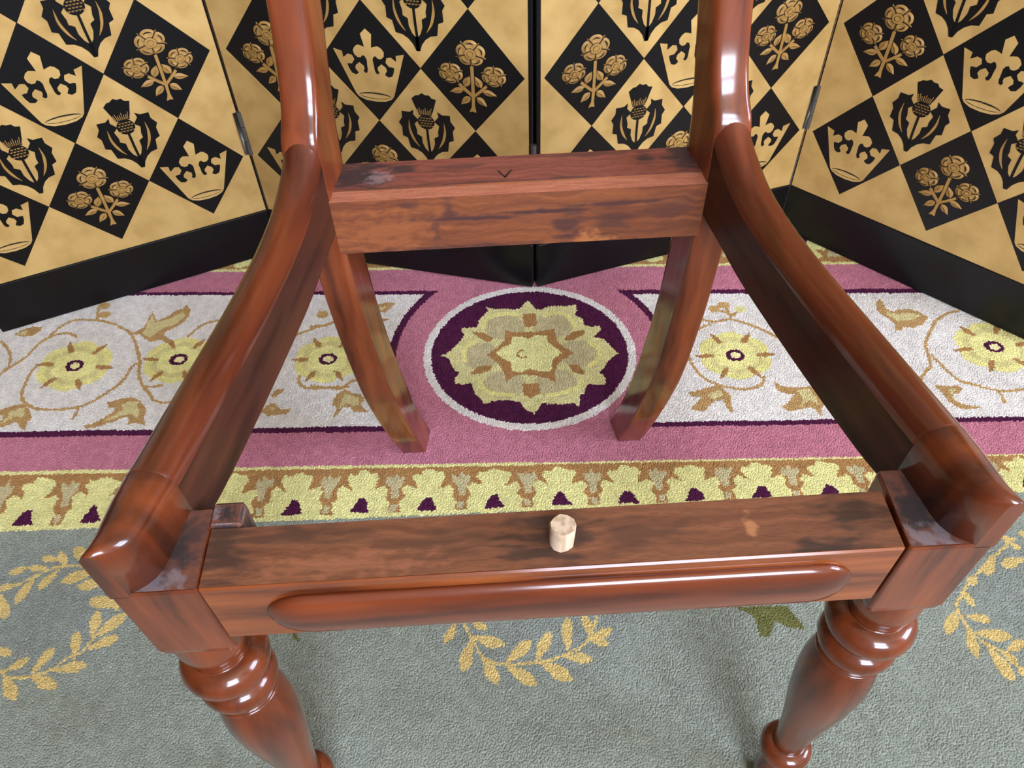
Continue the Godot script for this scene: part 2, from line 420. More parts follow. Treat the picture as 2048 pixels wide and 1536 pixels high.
func rug() -> void:
	var cream := rgb(212, 206, 198)
	var pink := rgb(180, 116, 130)
	var plum := rgb(78, 34, 62)
	var yel := rgb(212, 206, 142)
	var tan_ := rgb(186, 174, 134)
	var brown := rgb(164, 124, 78)
	var green := rgb(139, 144, 132)
	var leafc := rgb(200, 176, 116)
	var olive := rgb(104, 104, 62)
	rimg = Image.create(2048, 1240, false, Image.FORMAT_RGB8)
	rimg.fill(green)
	var U := 1.06
	rfill(band(-0.2665, 0.2665), yel)
	# palmette borders on both sides of the pink band
	for s: float in [1.0, -1.0]:
		rfill(band(s * 0.1965, s * 0.2610), brown)
		for k in range(-13, 14):
			var x := 0.0842 * k - 0.0497
			var f := func(a: Array) -> Array: return a.map(func(p: Vector2) -> Vector2: return warp(Vector2(x + p.x + 0.0016 * sin(p.y * 900.0 + k), s * (p.y + 0.0012 * sin(p.x * 800.0 + k * 2.0)))))
			# broad palmette: three-lobed head over two side lobes on a wide foot
			rfill(f.call(v2s([-0.034, 0.262, -0.036, 0.246, -0.030, 0.240, -0.034, 0.228, -0.027, 0.221, -0.018, 0.226, -0.014, 0.228, -0.018, 0.219, -0.023, 0.213, -0.019, 0.206, -0.010, 0.207, -0.006, 0.201, 0.002, 0.200, 0.008, 0.204, 0.017, 0.205, 0.021, 0.211, 0.017, 0.219, 0.014, 0.228, 0.020, 0.226, 0.029, 0.222, 0.034, 0.230, 0.030, 0.241, 0.036, 0.248, 0.034, 0.262])), yel)
			rfill(f.call(v2s([-0.013, 0.2595, -0.008, 0.248, -0.003, 0.240, 0.004, 0.241, 0.008, 0.249, 0.013, 0.2595])), plum)
			# small tan bud between the palmettes
			rfill(f.call(v2s([0.038, 0.240, 0.036, 0.226, 0.030, 0.218, 0.031, 0.208, 0.037, 0.212, 0.041, 0.205, 0.046, 0.212, 0.053, 0.208, 0.053, 0.218, 0.047, 0.226, 0.046, 0.240])), tan_)
			rfill(f.call(v2s([0.0385, 0.259, 0.0375, 0.249, 0.0465, 0.249, 0.0455, 0.259])), tan_)
	rfill(band(-0.1905, 0.1925), pink)
	# cream cartouches with hollowed ends round the medallion
	for s: float in [-1.0, 1.0]:
		for lay in [[0.1375, 0.196, plum], [0.1288, 0.207, cream]]:
			var pts := []
			var h: float = lay[0]
			var r: float = lay[1]
			var a0 := asin(h / r)
			for k in 25:
				var t := lerpf(-a0, a0, k / 24.0)
				pts.append(warp(Vector2(s * r * cos(t), r * sin(t))))
			pts.append(warp(Vector2(s * U, h)))
			pts.append(warp(Vector2(s * U, -h)))
			rfill(pts, lay[2])
	# medallion
	rdisc(Vector2(0, -0.003), 0.155, 0.143, cream)
	rdisc(Vector2(0, -0.003), 0.1435, 0.1315, plum)
	medallion(yel, tan_, brown)
	# flowers, vines, leaves and buds of the cartouches
	var vine := rgb(178, 144, 94)
	for v in R_VINE: rstroke(curve2(mm2(v)), 0.0046, vine)
	for k in 5: rflower([Vector2(-0.667, 0.004), Vector2(-0.295, 0.001), Vector2(0.297, 0.010), Vector2(0.671, 0.004), Vector2(-0.516, -0.004)][k], [0.055, 0.050, 0.053, 0.056, 0.052][k], [0.049, 0.046, 0.047, 0.050, 0.046][k], plum, yel, brown, [0.1, 0.0, 0.0, -0.1, 0.05][k])
	for k in R_LEAF.size():
		rfill(mm2(R_LEAF[k]), rgb(174, 140, 92))
		if R_HEART[k].size() > 4: rfill(mm2(R_HEART[k]), rgb(198, 185, 134))
	for b in R_BUD: rdisc(Vector2(b[0], b[1]) * 0.001, 0.0095, 0.0075, rgb(186, 152, 98) if b[0] < 310 else rgb(206, 198, 140))
	# leafy sprays on the green field
	for w in [[Vector2(-0.57, 0.385), 0.12, 0.08], [Vector2(-0.005, 0.390), 0.11, 0.09], [Vector2(0.60, 0.385), 0.12, 0.08]]:
		for k in 4: rdisc(w[0], w[1] * (1.12 - 0.1 * k), w[2] * (1.12 - 0.1 * k), green.lerp(rgb(112, 120, 122), 0.045 * (k + 1)))
	for v in R_STEM: rstroke(curve2(mm2(v)), 0.0034, leafc)
	for v in R_SPRAY: spray_leaf(Vector2(v[0], v[1]) * 0.001, Vector2(v[2], v[3]) * 0.001, leafc)
	for v in R_OLIVE: rfill(mm2(v), olive)

	var rm := StandardMaterial3D.new()
	rm.albedo_texture = ImageTexture.create_from_image(rimg)
	rm.roughness = 0.95
	rm.metallic_specular = 0.1
	rm.texture_repeat = false
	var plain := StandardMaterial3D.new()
	plain.albedo_color = green.darkened(0.13)  # darkened to stand in for the shade among tufts, which are missing here
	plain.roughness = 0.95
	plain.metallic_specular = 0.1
	var root := base("rug", Transform3D(Basis(Vector3.UP, RUG_TURN), RUG_AT))
	tag(root, "thick pile rug with a cream and pink medallion border and a grey green field", "rug")
	# woven ground of the patterned part, then the plain surround
	var st := st_new()
	var u1 := RU0 + 2048 / RPX
	var w1 := RW0 + 1240 / RPX
	quad(st, Vector3(RU0, -0.0024, w1), Vector3(u1, -0.0024, w1), Vector3(u1, -0.0024, RW0), Vector3(RU0, -0.0024, RW0), Vector2(0, 1), Vector2(1, 1), Vector2(1, 0), Vector2(0, 0))
	var mesh := done(st, rm)
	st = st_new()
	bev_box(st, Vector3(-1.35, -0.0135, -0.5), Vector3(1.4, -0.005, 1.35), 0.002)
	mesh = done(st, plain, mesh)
	# the border runs on past the part that the photograph shows
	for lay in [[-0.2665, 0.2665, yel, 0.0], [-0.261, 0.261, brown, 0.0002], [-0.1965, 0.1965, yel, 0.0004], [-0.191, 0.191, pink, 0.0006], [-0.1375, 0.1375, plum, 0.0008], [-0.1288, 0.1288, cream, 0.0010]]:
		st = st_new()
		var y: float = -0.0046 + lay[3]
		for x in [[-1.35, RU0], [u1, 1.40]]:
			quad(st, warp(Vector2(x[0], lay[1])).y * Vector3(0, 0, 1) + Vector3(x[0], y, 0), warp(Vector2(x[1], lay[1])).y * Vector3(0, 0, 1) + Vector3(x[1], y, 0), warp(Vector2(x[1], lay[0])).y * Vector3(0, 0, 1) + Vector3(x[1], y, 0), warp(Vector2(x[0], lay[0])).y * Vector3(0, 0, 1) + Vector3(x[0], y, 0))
		var shaded_wool: StandardMaterial3D = plain.duplicate()
		shaded_wool.albedo_color = (lay[2] as Color).darkened(0.13)  # untufted strips carry the pile's self-shadow in their colour
		mesh = done(st, shaded_wool, mesh)
	put("woven_ground", mesh, root)
	pile(root)

# what runs straight on the loom lies a little fanned on the floor
func warp(p: Vector2) -> Vector2:
	var t := [[-0.267, 0.012], [-0.19, 0.0145], [-0.1375, 0.0247], [-0.129, 0.0277], [0.0, 0.008], [0.1288, 0.0058], [0.1375, 0.0036], [0.1925, 0.0018], [0.1965, -0.0005], [0.267, -0.0246]]
	for k in t.size() - 1:
		if p.y <= t[k + 1][0] or k == t.size() - 2: return Vector2(p.x, p.y + p.x * lerpf(t[k][1], t[k + 1][1], clampf((p.y - t[k][0]) / (t[k + 1][0] - t[k][0]), 0, 1)))
	return p

func band(w0: float, w1: float) -> Array:
	return [warp(Vector2(-1.06, w0)), warp(Vector2(1.06, w0)), warp(Vector2(1.06, w1)), warp(Vector2(-1.06, w1))]

func mm2(flat: Array) -> Array:
	return v2s(flat, 0.001, 0.001)

func spray_leaf(a: Vector2, b: Vector2, c: Color) -> void:
	var d := b - a
	var l := d.length()
	var n := d.orthogonal() / l
	var h := clampf(l * 0.17, 0.0045, 0.0072)
	var pts := []
	for i in 26:
		var q := i / 12.0 if i < 13 else (25 - i) / 12.0
		var w := h * pow(sin(PI * pow(q, 1.5)), 0.8) + 0.0013 * (1.0 - q)
		pts.append(a + d * q + n * (w if i < 13 else -w))
	rfill(pts, c)

func medallion(yel: Color, tan_: Color, brown: Color) -> void:
	rfill(mm2(R_MED[0]), rgb(206, 198, 142))
	# shaded petals with a bright rim
	for k in 6:
		var a := TAU * k / 6
		var c := Vector2.from_angle(a) * Vector2(0.072, 0.066)
		rdisc(c, 0.030, 0.026, tan_)
	for v in R_ARC: rstroke(curve2(mm2(v)), 0.0075, rgb(217, 211, 138))
	for v in R_DASH: rfill(mm2(v), brown)
	rfill(mm2(R_STAR[0]), brown)
	rfill(mm2(R_STAR[1]), rgb(218, 213, 150))
	var c := []
	for k in 9: c.append(Vector2(-0.010, -0.001) + Vector2.from_angle(lerpf(0.5, TAU - 1.2, k / 8.0)) * 0.0075)
	rstroke(c, 0.0028, brown)

func rflower(c: Vector2, rx: float, rw: float, plum: Color, yel: Color, brown: Color, ph := 0.0) -> void:
	rdisc(c, rx, rw, rgb(218, 210, 138), 6, 0.10, PI / 6)
	rdisc(c, rx * 0.78, rw * 0.78, rgb(204, 194, 134), 6, 0.12, PI / 6)
	rdisc(c, rx * 0.62, rw * 0.6, rgb(222, 215, 146), 6, 0.14, PI / 6)
	for k in 6:
		var d := Vector2.from_angle(ph + TAU * k / 6)
		var n := d.orthogonal()
		var e := Vector2(rx, rw)
		rfill([c + (d * 0.58 - n * 0.05) * e, c + (d * 0.8 - n * 0.09) * e, c + (d * 1.08 - n * 0.02) * e, c + (d * 1.08 + n * 0.02) * e, c + (d * 0.8 + n * 0.09) * e, c + (d * 0.58 + n * 0.05) * e], brown)
	rdisc(c, 0.0135, 0.0115, plum)
	rdisc(c + Vector2(0.001, 0), 0.0072, 0.0062, rgb(226, 216, 160))

# the tufts: past counting, one object. Each is a low pointed mound of yarn that leans with the nap
func pile(root: Node3D) -> void:
	var step := 0.00208
	var nap := noise_of(31, 9.0, 3)
	var tone := noise_of(32, 60.0, 3)
	var V := PackedVector3Array()
	var N := PackedVector3Array()
	var C := PackedColorArray()
	var I := PackedInt32Array()
	var turn := Transform3D(Basis(Vector3.UP, RUG_TURN), RUG_AT)
	var nu := int((2048 / RPX) / step)
	var nw := int(0.92 / step)
	var out := [Vector3(1, 0, 0), Vector3(0, 0, -1), Vector3(-1, 0, 0), Vector3(0, 0, 1)]
	for j in nw:
		for i in nu:
			var u := RU0 + 0.002 + (i + rng.randf()) * step
			var w := RW0 + 0.045 + (j + rng.randf()) * step
			var p := turn * Vector3(u, 0, w)
			if behind_screen(p): continue
			var px := clampi(int((u - RU0) * RPX), 0, 2047)
			var py := clampi(int((w - RW0) * RPX), 0, 1239)
			var c := rimg.get_pixel(px, py).srgb_to_linear()
			var k := 1.0 + 0.16 * tone.get_noise_2d(u, w) + rng.randf_range(-0.09, 0.09)
			c = Color(c.r * k, c.g * k, c.b * k)
			var lean := Vector3(0.0009 * nap.get_noise_2d(u, w) + rng.randf_range(-0.0005, 0.0005), 0, 0.0004 + 0.0012 * nap.get_noise_2d(u + 7.0, w) + rng.randf_range(-0.0005, 0.0005))
			var a := rng.randf() * 1.57
			var r := rng.randf_range(0.0019, 0.0023)
			var at := Vector3(u, 0, w)
			var n := V.size()
			V.append(at + lean + Vector3(0, -0.0002 - rng.randf() * 0.0004, 0))
			N.append((Vector3.UP + lean * 250.0).normalized())
			C.append(c)
			for m in 4:
				var d: Vector3 = out[m].rotated(Vector3.UP, a)
				V.append(at + d * r + Vector3(0, -0.0027, 0))
				N.append((d + Vector3(0, 0.75, 0)).normalized())
				C.append(c)
				I.append(n); I.append(n + 1 + (m + 1) % 4); I.append(n + 1 + m)
	var m := StandardMaterial3D.new()
	m.vertex_color_use_as_albedo = true
	m.roughness = 0.95
	m.metallic_specular = 0.12
	var arr := []
	arr.resize(Mesh.ARRAY_MAX)
	arr[Mesh.ARRAY_VERTEX] = V
	arr[Mesh.ARRAY_NORMAL] = N
	arr[Mesh.ARRAY_COLOR] = C
	arr[Mesh.ARRAY_INDEX] = I
	var mesh := ArrayMesh.new()
	mesh.add_surface_from_arrays(Mesh.PRIMITIVE_TRIANGLES, arr)
	mesh.surface_set_material(0, m)
	var o := put("pile", mesh, root)
	o.set_meta("kind", "stuff")

# ------------------------------------------------------------------ folding screen
const PW := 0.4336                     # width of a leaf
const FOLDS := [Vector3(-0.7751, 0, -0.8891), Vector3(-0.3774, 0, -1.0621), Vector3(0.0398, 0, -0.9500), Vector3(0.0432, 0, -0.9500), Vector3(0.4556, 0, -1.0787), Vector3(0.7687, 0, -0.7787)]
const DA := 0.06845                    # half diagonals of the lozenges
const DB := 0.08162
const DV := 0.34683                    # height of the lowest full row of black lozenges' centres above the carpet, one row up
const HB := 0.0834                     # base rail
const TOP := 1.36

func behind_screen(p: Vector3) -> bool:
	for k in [[0, 1], [1, 2], [3, 4], [4, 5]]:
		var a: Vector3 = FOLDS[k[0]]
		var b: Vector3 = FOLDS[k[1]]
		if p.x >= a.x and p.x <= b.x: return p.z < lerpf(a.z, b.z, (p.x - a.x) / (b.x - a.x)) - 0.01
	return p.x < FOLDS[0].x and p.z < -0.89 or p.x > FOLDS[5].x and p.z < -0.78

func screen() -> void:
	var root := base("folding_screen", Transform3D(Basis(), Vector3(0, 0, 0)))
	tag(root, "black lacquer four-leaf folding screen with gilt lozenges of crowns, roses and thistles behind the chair", "folding screen")
	var crown := crown_mesh()
	var rose := rose_mesh()
	var thistle := thistle_mesh()
	var full := lozenge_mesh([Vector2(0, 1), Vector2(1, 0), Vector2(0, -1), Vector2(-1, 0)])
	for k in 4:
		var a: Vector3 = FOLDS[[0, 1, 3, 4][k]]
		var b: Vector3 = FOLDS[[1, 2, 4, 5][k]]
		var d := (b - a).normalized()
		var at := Transform3D(Basis(d, Vector3.UP, d.cross(Vector3.UP)), (a + b) / 2)
		var leaf := base("screen_leaf", at, root)
		var wide := PW / 2 - 0.0003    # the edge in a hollow fold; the other edge leaves room for the hinge
		var slim := PW / 2 - 0.0016
		var xl := -wide if k % 2 == 1 else -slim
		var xr := wide if k % 2 == 0 else slim
		put("leaf_board", box_mesh(Vector3(xl, 0.004, -0.011), Vector3(xr, TOP, 0), M.black, 0.001), leaf)
		put("base_rail", box_mesh(Vector3(xl + 0.001, 0.0006, -0.0105), Vector3(xr - 0.001, HB, 0.0025), M.black, 0.0012), leaf)
		# gilding stops just short of the leaf's edges, further where the middle fold shows its black frame
		var el := 3.065 if k == 2 else 3.125
		var er := 3.065 if k == 1 else 3.125
		var vb := (HB + 0.001 - DV) / DB   # bottom and top of the gilding in lozenge units
		var vt := (TOP - 0.006 - DV) / DB
		# plain gilt border: half lozenges along both edges and the foot, joined without a seam
		for sd: float in [-1.0, 1.0]:
			var e := er if sd > 0 else el
			var edge := [Vector2(sd * e, 10), Vector2(sd * e, -2)]
			for v in range(-2, 11): edge.append(Vector2(sd * (3 if v % 2 == 0 else 2), v))
			put("gilt_edge", lozenge_mesh(edge, 0.0), leaf, Transform3D(Basis(), Vector3(0, DV, 0)))
		put("gilt_foot", lozenge_mesh([Vector2(-el, vb), Vector2(er, vb), Vector2(er, -2), Vector2(3, -2), Vector2(2, -3), Vector2(1, -2), Vector2(0, -3), Vector2(-1, -2), Vector2(-2, -3), Vector2(-3, -2), Vector2(-el, -2)], 0.0), leaf, Transform3D(Basis(), Vector3(0, DV, 0)))
		put("gilt_head", lozenge_mesh([Vector2(-el, 10), Vector2(-3, 10), Vector2(-2, 11), Vector2(-1, 10), Vector2(0, 11), Vector2(1, 10), Vector2(2, 11), Vector2(3, 10), Vector2(er, 10), Vector2(er, vt), Vector2(-el, vt)], 0.0), leaf, Transform3D(Basis(), Vector3(0, DV, 0)))
		for row in range(-2, 11):
			var v := float(row)
			if row % 2 != 0:           # a gilt row: two thistle lozenges
				for i: float in [-1.0, 1.0]:
					var o := Vector3(i * DA, DV + v * DB, 0)
					put("gilt_lozenge", full, leaf, Transform3D(Basis(), o))
					put("thistle_motif", thistle, leaf, Transform3D(Basis(), o))
			else:
				for c: float in [-2.0, 0.0, 2.0]:
					var is_rose := (int(c) / 2 + row / 2) % 2 != 0
					put("rose_motif" if is_rose else "crown_motif", rose if is_rose else crown, leaf, Transform3D(Basis(), Vector3(c * DA, DV + v * DB, 0)))
		# hinge at the leaf's right edge, where the next leaf is hung
		if k < 3:
			var h := st_new(true)
			for part in 3:
				var y0 := 0.185 + part * 0.0233
				var rings := []
				for y: float in [y0, y0 + 0.0225]:
					var ring := PackedVector3Array()
					for s in 12:
						var t := TAU * s / 12
						ring.append(Vector3(cos(t) * 0.0036, y, -sin(t) * 0.0036))
					rings.append(ring)
				loft(h, rings)
				h.set_smooth_group(1)
			bev_box(h, Vector3(-0.008, 0.186, -0.0006), Vector3(0.0, 0.254, 0.0006), 0.0002)
			put("hinge", done(h, M.steel), leaf, Transform3D(Basis(), Vector3(PW / 2 - 0.0002, 0, 0.0022 if k != 1 else 0.0)))

func lozenge_mesh(unit: Array, inset := 0.0006) -> ArrayMesh:
	var p := PackedVector2Array()
	for v: Vector2 in unit: p.append(Vector2(v.x * DA, v.y * DB))
	var st := st_new()
	for k in p.size(): p[k] *= 1.0 - inset / 0.075
	extrude(st, p, 0.0, 0.0007)
	return done(st, M.gold)

const CROWN := [0.0, 0.56, -0.108, 0.475, -0.064, 0.262, -0.118, 0.278, -0.193, 0.294, -0.255, 0.265, -0.305, 0.203, -0.290, 0.132, -0.235, 0.090, -0.170, 0.092, -0.129, 0.133, -0.085, 0.115, -0.055, 0.06, -0.062, -0.01, -0.066, -0.11, -0.090, -0.165, -0.135, -0.172, -0.165, -0.14, -0.137, -0.10, -0.140, -0.055, -0.222, 0.0, -0.300, -0.05, -0.318, -0.105, -0.285, -0.14, -0.262, -0.178, -0.330, -0.212, -0.410, -0.19, -0.455, -0.115, -0.477, -0.038, -0.430, -0.028, -0.375, -0.028, -0.315, 0.04, -0.345, 0.112, -0.431, 0.128, -0.495, 0.085, -0.535, 0.065, -0.538, 0.165, -0.700, 0.198, -0.388, -0.54, -0.330, -0.595, -0.2, -0.64]

func crown_mesh() -> ArrayMesh:
	var half := v2s(CROWN, DA, DB)
	var p := PackedVector2Array(half)
	p.append(Vector2(0, -0.655 * DB))
	half.reverse()
	for v: Vector2 in half:
		if v.x < -0.0001: p.append(Vector2(-v.x, v.y))
	var st := st_new()
	extrude(st, p, 0.0, 0.0008)
	var mesh := done(st, M.gold)
	# the dark rim and hollow of the open foot
	st = st_new()
	var up := []
	var lo := []
	for k in 17:
		var t := PI * k / 16
		up.append(Vector2(-cos(t) * 0.33 * DA, (-0.556 + sin(t) * 0.052) * DB))
		lo.append(Vector2(-cos(t) * 0.32 * DA, (-0.552 - sin(t) * 0.050) * DB))
	ribbon(st, up, 0.0019, 0.0008, 0.0010)
	ribbon(st, lo, 0.0007, 0.0008, 0.0010)
	return done(st, M.line, mesh)

func rose_head(g: SurfaceTool, l: SurfaceTool, c: Vector2, rx: float, ry: float, ph: float) -> void:
	# five dished petals round a button; black shows in the creases between them
	for k in 5:
		var a := ph + TAU * k / 5
		var d := Vector2(cos(a), sin(a))
		var n := d.orthogonal()
		var ring := []
		var mid := []
		for i in 16:
			var t := TAU * i / 16
			var q := d * (0.58 + 0.42 * cos(t)) + n * sin(t) * (0.50 if cos(t) > -0.2 else 0.42)
			ring.append(c + Vector2(q.x * rx, q.y * ry))
			var q2 := d * (0.60 + 0.26 * cos(t)) + n * sin(t) * 0.30
			mid.append(c + Vector2(q2.x * rx, q2.y * ry))
		var o := c + Vector2(d.x * rx, d.y * ry) * 0.66
		for i in 16:
			var j := (i + 1) % 16
			var r0 := Vector3(ring[i].x, ring[i].y, 0.0004)
			var r1 := Vector3(ring[j].x, ring[j].y, 0.0004)
			var m0 := Vector3(mid[i].x, mid[i].y, 0.0021)
			var m1 := Vector3(mid[j].x, mid[j].y, 0.0021)
			quad(g, r0, r1, m1, m0)
			tri(g, Vector3(o.x, o.y, 0.0008), m1, m0)
		# crescent cut near the rim, crease to the next petal, and the sepal tip in it
		var cres := []
		for i in 7:
			var t := lerpf(-1.0, 1.0, i / 6.0)
			var q := d * (0.78 - 0.10 * t * t) + n * t * 0.30
			cres.append(c + Vector2(q.x * rx, q.y * ry))
		ribbon(l, cres, rx * 0.085, 0.0018, 0.0023)
		var e := ph + TAU * (k + 0.5) / 5
		var ed := Vector2(cos(e) * rx, sin(e) * ry)
		ribbon(l, [c + ed * 0.40, c + ed * 0.7, c + ed * 0.93], rx * 0.06, 0.0014, 0.0023, false)
		var en := ed.orthogonal() * 0.10
		extrude(g, PackedVector2Array([c + ed * 0.80 - en, c + ed * 1.06, c + ed * 0.80 + en * 0.2]), 0.0, 0.0016)
	for s in [[0.40, 0.0021, 0.0028], [0.2, 0.0028, 0.0034]]:
		var ring := PackedVector2Array()
		var line := []
		for i in 31:
			var t := TAU * i / 30
			var q: Vector2 = c + Vector2(cos(t) * rx, sin(t) * ry) * s[0] * (0.9 + 0.1 * absf(cos(2.5 * (t - ph))))
			if i < 30: ring.append(q)
			line.append(q)
		extrude(g, ring, 0.0, s[2])
		ribbon(l, line, rx * 0.05, s[1], s[2] + 0.00012, false)

func rose_leaf(g: SurfaceTool, l: SurfaceTool, a: Vector2, b: Vector2, w: float) -> void:
	var d := b - a
	var n := d.normalized().orthogonal() * w
	var up := []
	var lo := []
	for i in 9:
		var t := i / 8.0
		var h := sin(PI * pow(t, 0.75)) * 0.5
		up.append(a + d * t + n * h)
		lo.append(a + d * t - n * h)
	for i in 8:
		var p0: Vector2 = a + d * (i / 8.0)
		var p1: Vector2 = a + d * ((i + 1) / 8.0)
		quad(g, Vector3(lo[i].x, lo[i].y, 0.0004), Vector3(lo[i + 1].x, lo[i + 1].y, 0.0004), Vector3(p1.x, p1.y, 0.0018), Vector3(p0.x, p0.y, 0.0018))
		quad(g, Vector3(p0.x, p0.y, 0.0018), Vector3(p1.x, p1.y, 0.0018), Vector3(up[i + 1].x, up[i + 1].y, 0.0004), Vector3(up[i].x, up[i].y, 0.0004))
	ribbon(l, [a + d * 0.15, a + d * 0.45, a + d * 0.75], 0.0007, 0.0015, 0.0020)

func rose_mesh() -> ArrayMesh:
	var g := st_new()
	var l := st_new()
	var s := Vector2(DA, DB)
	rose_head(g, l, Vector2(-0.005, 0.325) * s, 0.285 * DA, 0.21 * DB, PI / 2)
	rose_head(g, l, Vector2(-0.415, -0.022) * s, 0.238 * DA, 0.172 * DB, -PI / 2)
	rose_head(g, l, Vector2(0.415, -0.018) * s, 0.238 * DA, 0.172 * DB, -PI / 2)
	ribbon(g, [Vector2(0.003, 0.12) * s, Vector2(0.003, -0.15) * s, Vector2(-0.005, -0.40) * s], 0.0040, 0.0, 0.0014, false)
	extrude(g, PackedVector2Array([Vector2(-0.032, -0.36) * s, Vector2(-0.038, -0.55) * s, Vector2(-0.092, -0.655) * s, Vector2(-0.03, -0.64) * s, Vector2(0.035, -0.655) * s, Vector2(0.015, -0.55) * s, Vector2(0.03, -0.36) * s]), 0.0, 0.0017)
	for k: float in [-1.0, 1.0]:
		ribbon(g, [Vector2(k * 0.265, -0.19) * s, Vector2(k * 0.17, -0.265) * s, Vector2(k * 0.01, -0.38) * s], 0.0036, 0.0, 0.0015, false)
		extrude(g, PackedVector2Array([Vector2(k * 0.20, -0.225) * s, Vector2(k * 0.205, -0.275) * s, Vector2(k * 0.15, -0.295) * s, Vector2(k * 0.14, -0.25) * s]), 0.0, 0.0017)
		rose_leaf(g, l, Vector2(k * 0.165, -0.225) * s, Vector2(k * 0.05, -0.045) * s, 0.0100)
		rose_leaf(g, l, Vector2(k * 0.185, -0.28) * s, Vector2(k * 0.455, -0.335) * s, 0.0085)
		rose_leaf(g, l, Vector2(k * 0.065, -0.395) * s, Vector2(k * 0.255, -0.535) * s, 0.0092)
	var mesh := done(g, M.gold_relief)
	return done(l, M.line, mesh)

func thistle_mesh() -> ArrayMesh:
	var st := st_new()
	var s := Vector2(DA, DB)
	var z0 := 0.0007
	var z1 := 0.0012
	# black flower, stalk and the two toothed leaves
	extrude(st, PackedVector2Array(v2s([-0.255, 0.475, -0.17, 0.535, -0.115, 0.537, -0.035, 0.582, 0.03, 0.552, 0.11, 0.555, 0.155, 0.505, 0.243, 0.488, 0.125, 0.19, -0.14, 0.19], DA, DB)), z0, z1)
	var head := PackedVector2Array()
	for k in 20:
		var t := TAU * k / 20
		head.append(Vector2(-0.005 + cos(t) * 0.172, 0.072 + sin(t) * 0.133) * s)
	extrude(st, head, z0, z1 + 0.0006)
	ribbon(st, v2s([-0.005, -0.02, -0.002, -0.3, 0.012, -0.6], DA, DB), 0.0034, z0, z1, false)
	for k: float in [-1.0, 1.0]:
		var p := PackedVector2Array(v2s([-0.245, 0.275, -0.33, 0.225, -0.497, 0.228, -0.498, 0.122, -0.582, 0.016, -0.527, -0.06, -0.535, -0.227, -0.435, -0.262, -0.395, -0.445, -0.265, -0.468, -0.165, -0.525, -0.085, -0.61, -0.035, -0.715, 0.03, -0.715, 0.03, -0.49, -0.03, -0.49, -0.08, -0.44, -0.13, -0.33, -0.13, -0.218, -0.222, -0.175, -0.218, -0.10, -0.255, 0.02, -0.16, 0.09, -0.26, 0.185], k * DA, DB))
		extrude(st, p, z0, z1)
	var mesh := done(st, M.black)
	var g := st_new()
	for k: float in [-1.0, 1.0]:
		ribbon(g, curve2(v2s([-0.36, 0.08, -0.365, -0.10, -0.30, -0.28, -0.20, -0.41], k * DA, DB), 4), 0.0034, z1, z1 + 0.0004)
	for k in 9:                        # florets and the scales of the head
		var x := lerpf(-0.13, 0.12, k / 8.0)
		ribbon(g, v2s([x, 0.205, x * 1.35 + 0.01, 0.30 + 0.025 * sin(k * 2.0)], DA, DB), 0.0008, z1, z1 + 0.0003, false)
	for r in 4:
		for k in 5 - (r % 2):
			var x := (k - (4 - (r % 2)) * 0.5) * 0.062
			var y := 0.0 + r * 0.047
			ribbon(g, v2s([x - 0.022, y + 0.012, x, y - 0.004, x + 0.022, y + 0.012], DA, DB), 0.0008, z1 + 0.0006, z1 + 0.0009, false)
	return done(g, M.gold_relief, mesh)

# ------------------------------------------------------------------ chair
const SEAT := 0.447

# inner face of the left or right frame in the chair's own axes (x out, z to the front)
func inner_x(y: float, z: float) -> float:
	return 0.162 + 0.165 * z - 0.055 * maxf(0.0, SEAT - y)

func lerp_table(t: Array, x: float, col := 1) -> float:
	for k in t.size() - 1:
		if x <= t[k + 1][0] or k == t.size() - 2:
			var f: float = (x - t[k][0]) / (t[k + 1][0] - t[k][0])
			# smooth through the neighbours
			var p: float = t[maxi(k - 1, 0)][col]
			var n: float = t[mini(k + 2, t.size() - 1)][col]
			return cubic_interpolate(t[k][col], t[k + 1][col], p, n, clampf(f, 0, 1))
	return 0.0

func chair() -> void:
	var at := Transform3D(Basis(Vector3.UP, deg_to_rad(1.5)), Vector3(0.01192, 0, -0.57692))
	var root := base("dining_chair", at)
	tag(root, "reddish mahogany dining chair frame without a seat, with turned front legs, standing on the rug", "chair")
	for s: float in [-1.0, 1.0]:
		put("back_post", post_mesh(s), root)
		put("side_rail", side_rail_mesh(s), root)
		put("front_leg", front_leg_mesh(s), root)
	front_rail(root)
	back_rail(root)
	top_rail(root)
	peg(root)
	# rough glue block left in the corner behind the front rail
	put("corner_block", box_mesh(Vector3(-0.2040, 0.405, 0.2985), Vector3(-0.1835, SEAT + 0.0006, 0.3168), worn(-1.0), 0.0025), root).set_meta("label", "rough grey brown glue block")

func mirror(ring: PackedVector3Array, s: float) -> PackedVector3Array:
	if s > 0: return ring
	var out := PackedVector3Array()
	for p in ring: out.append(Vector3(-p.x, p.y, p.z))
	out.reverse()
	return out

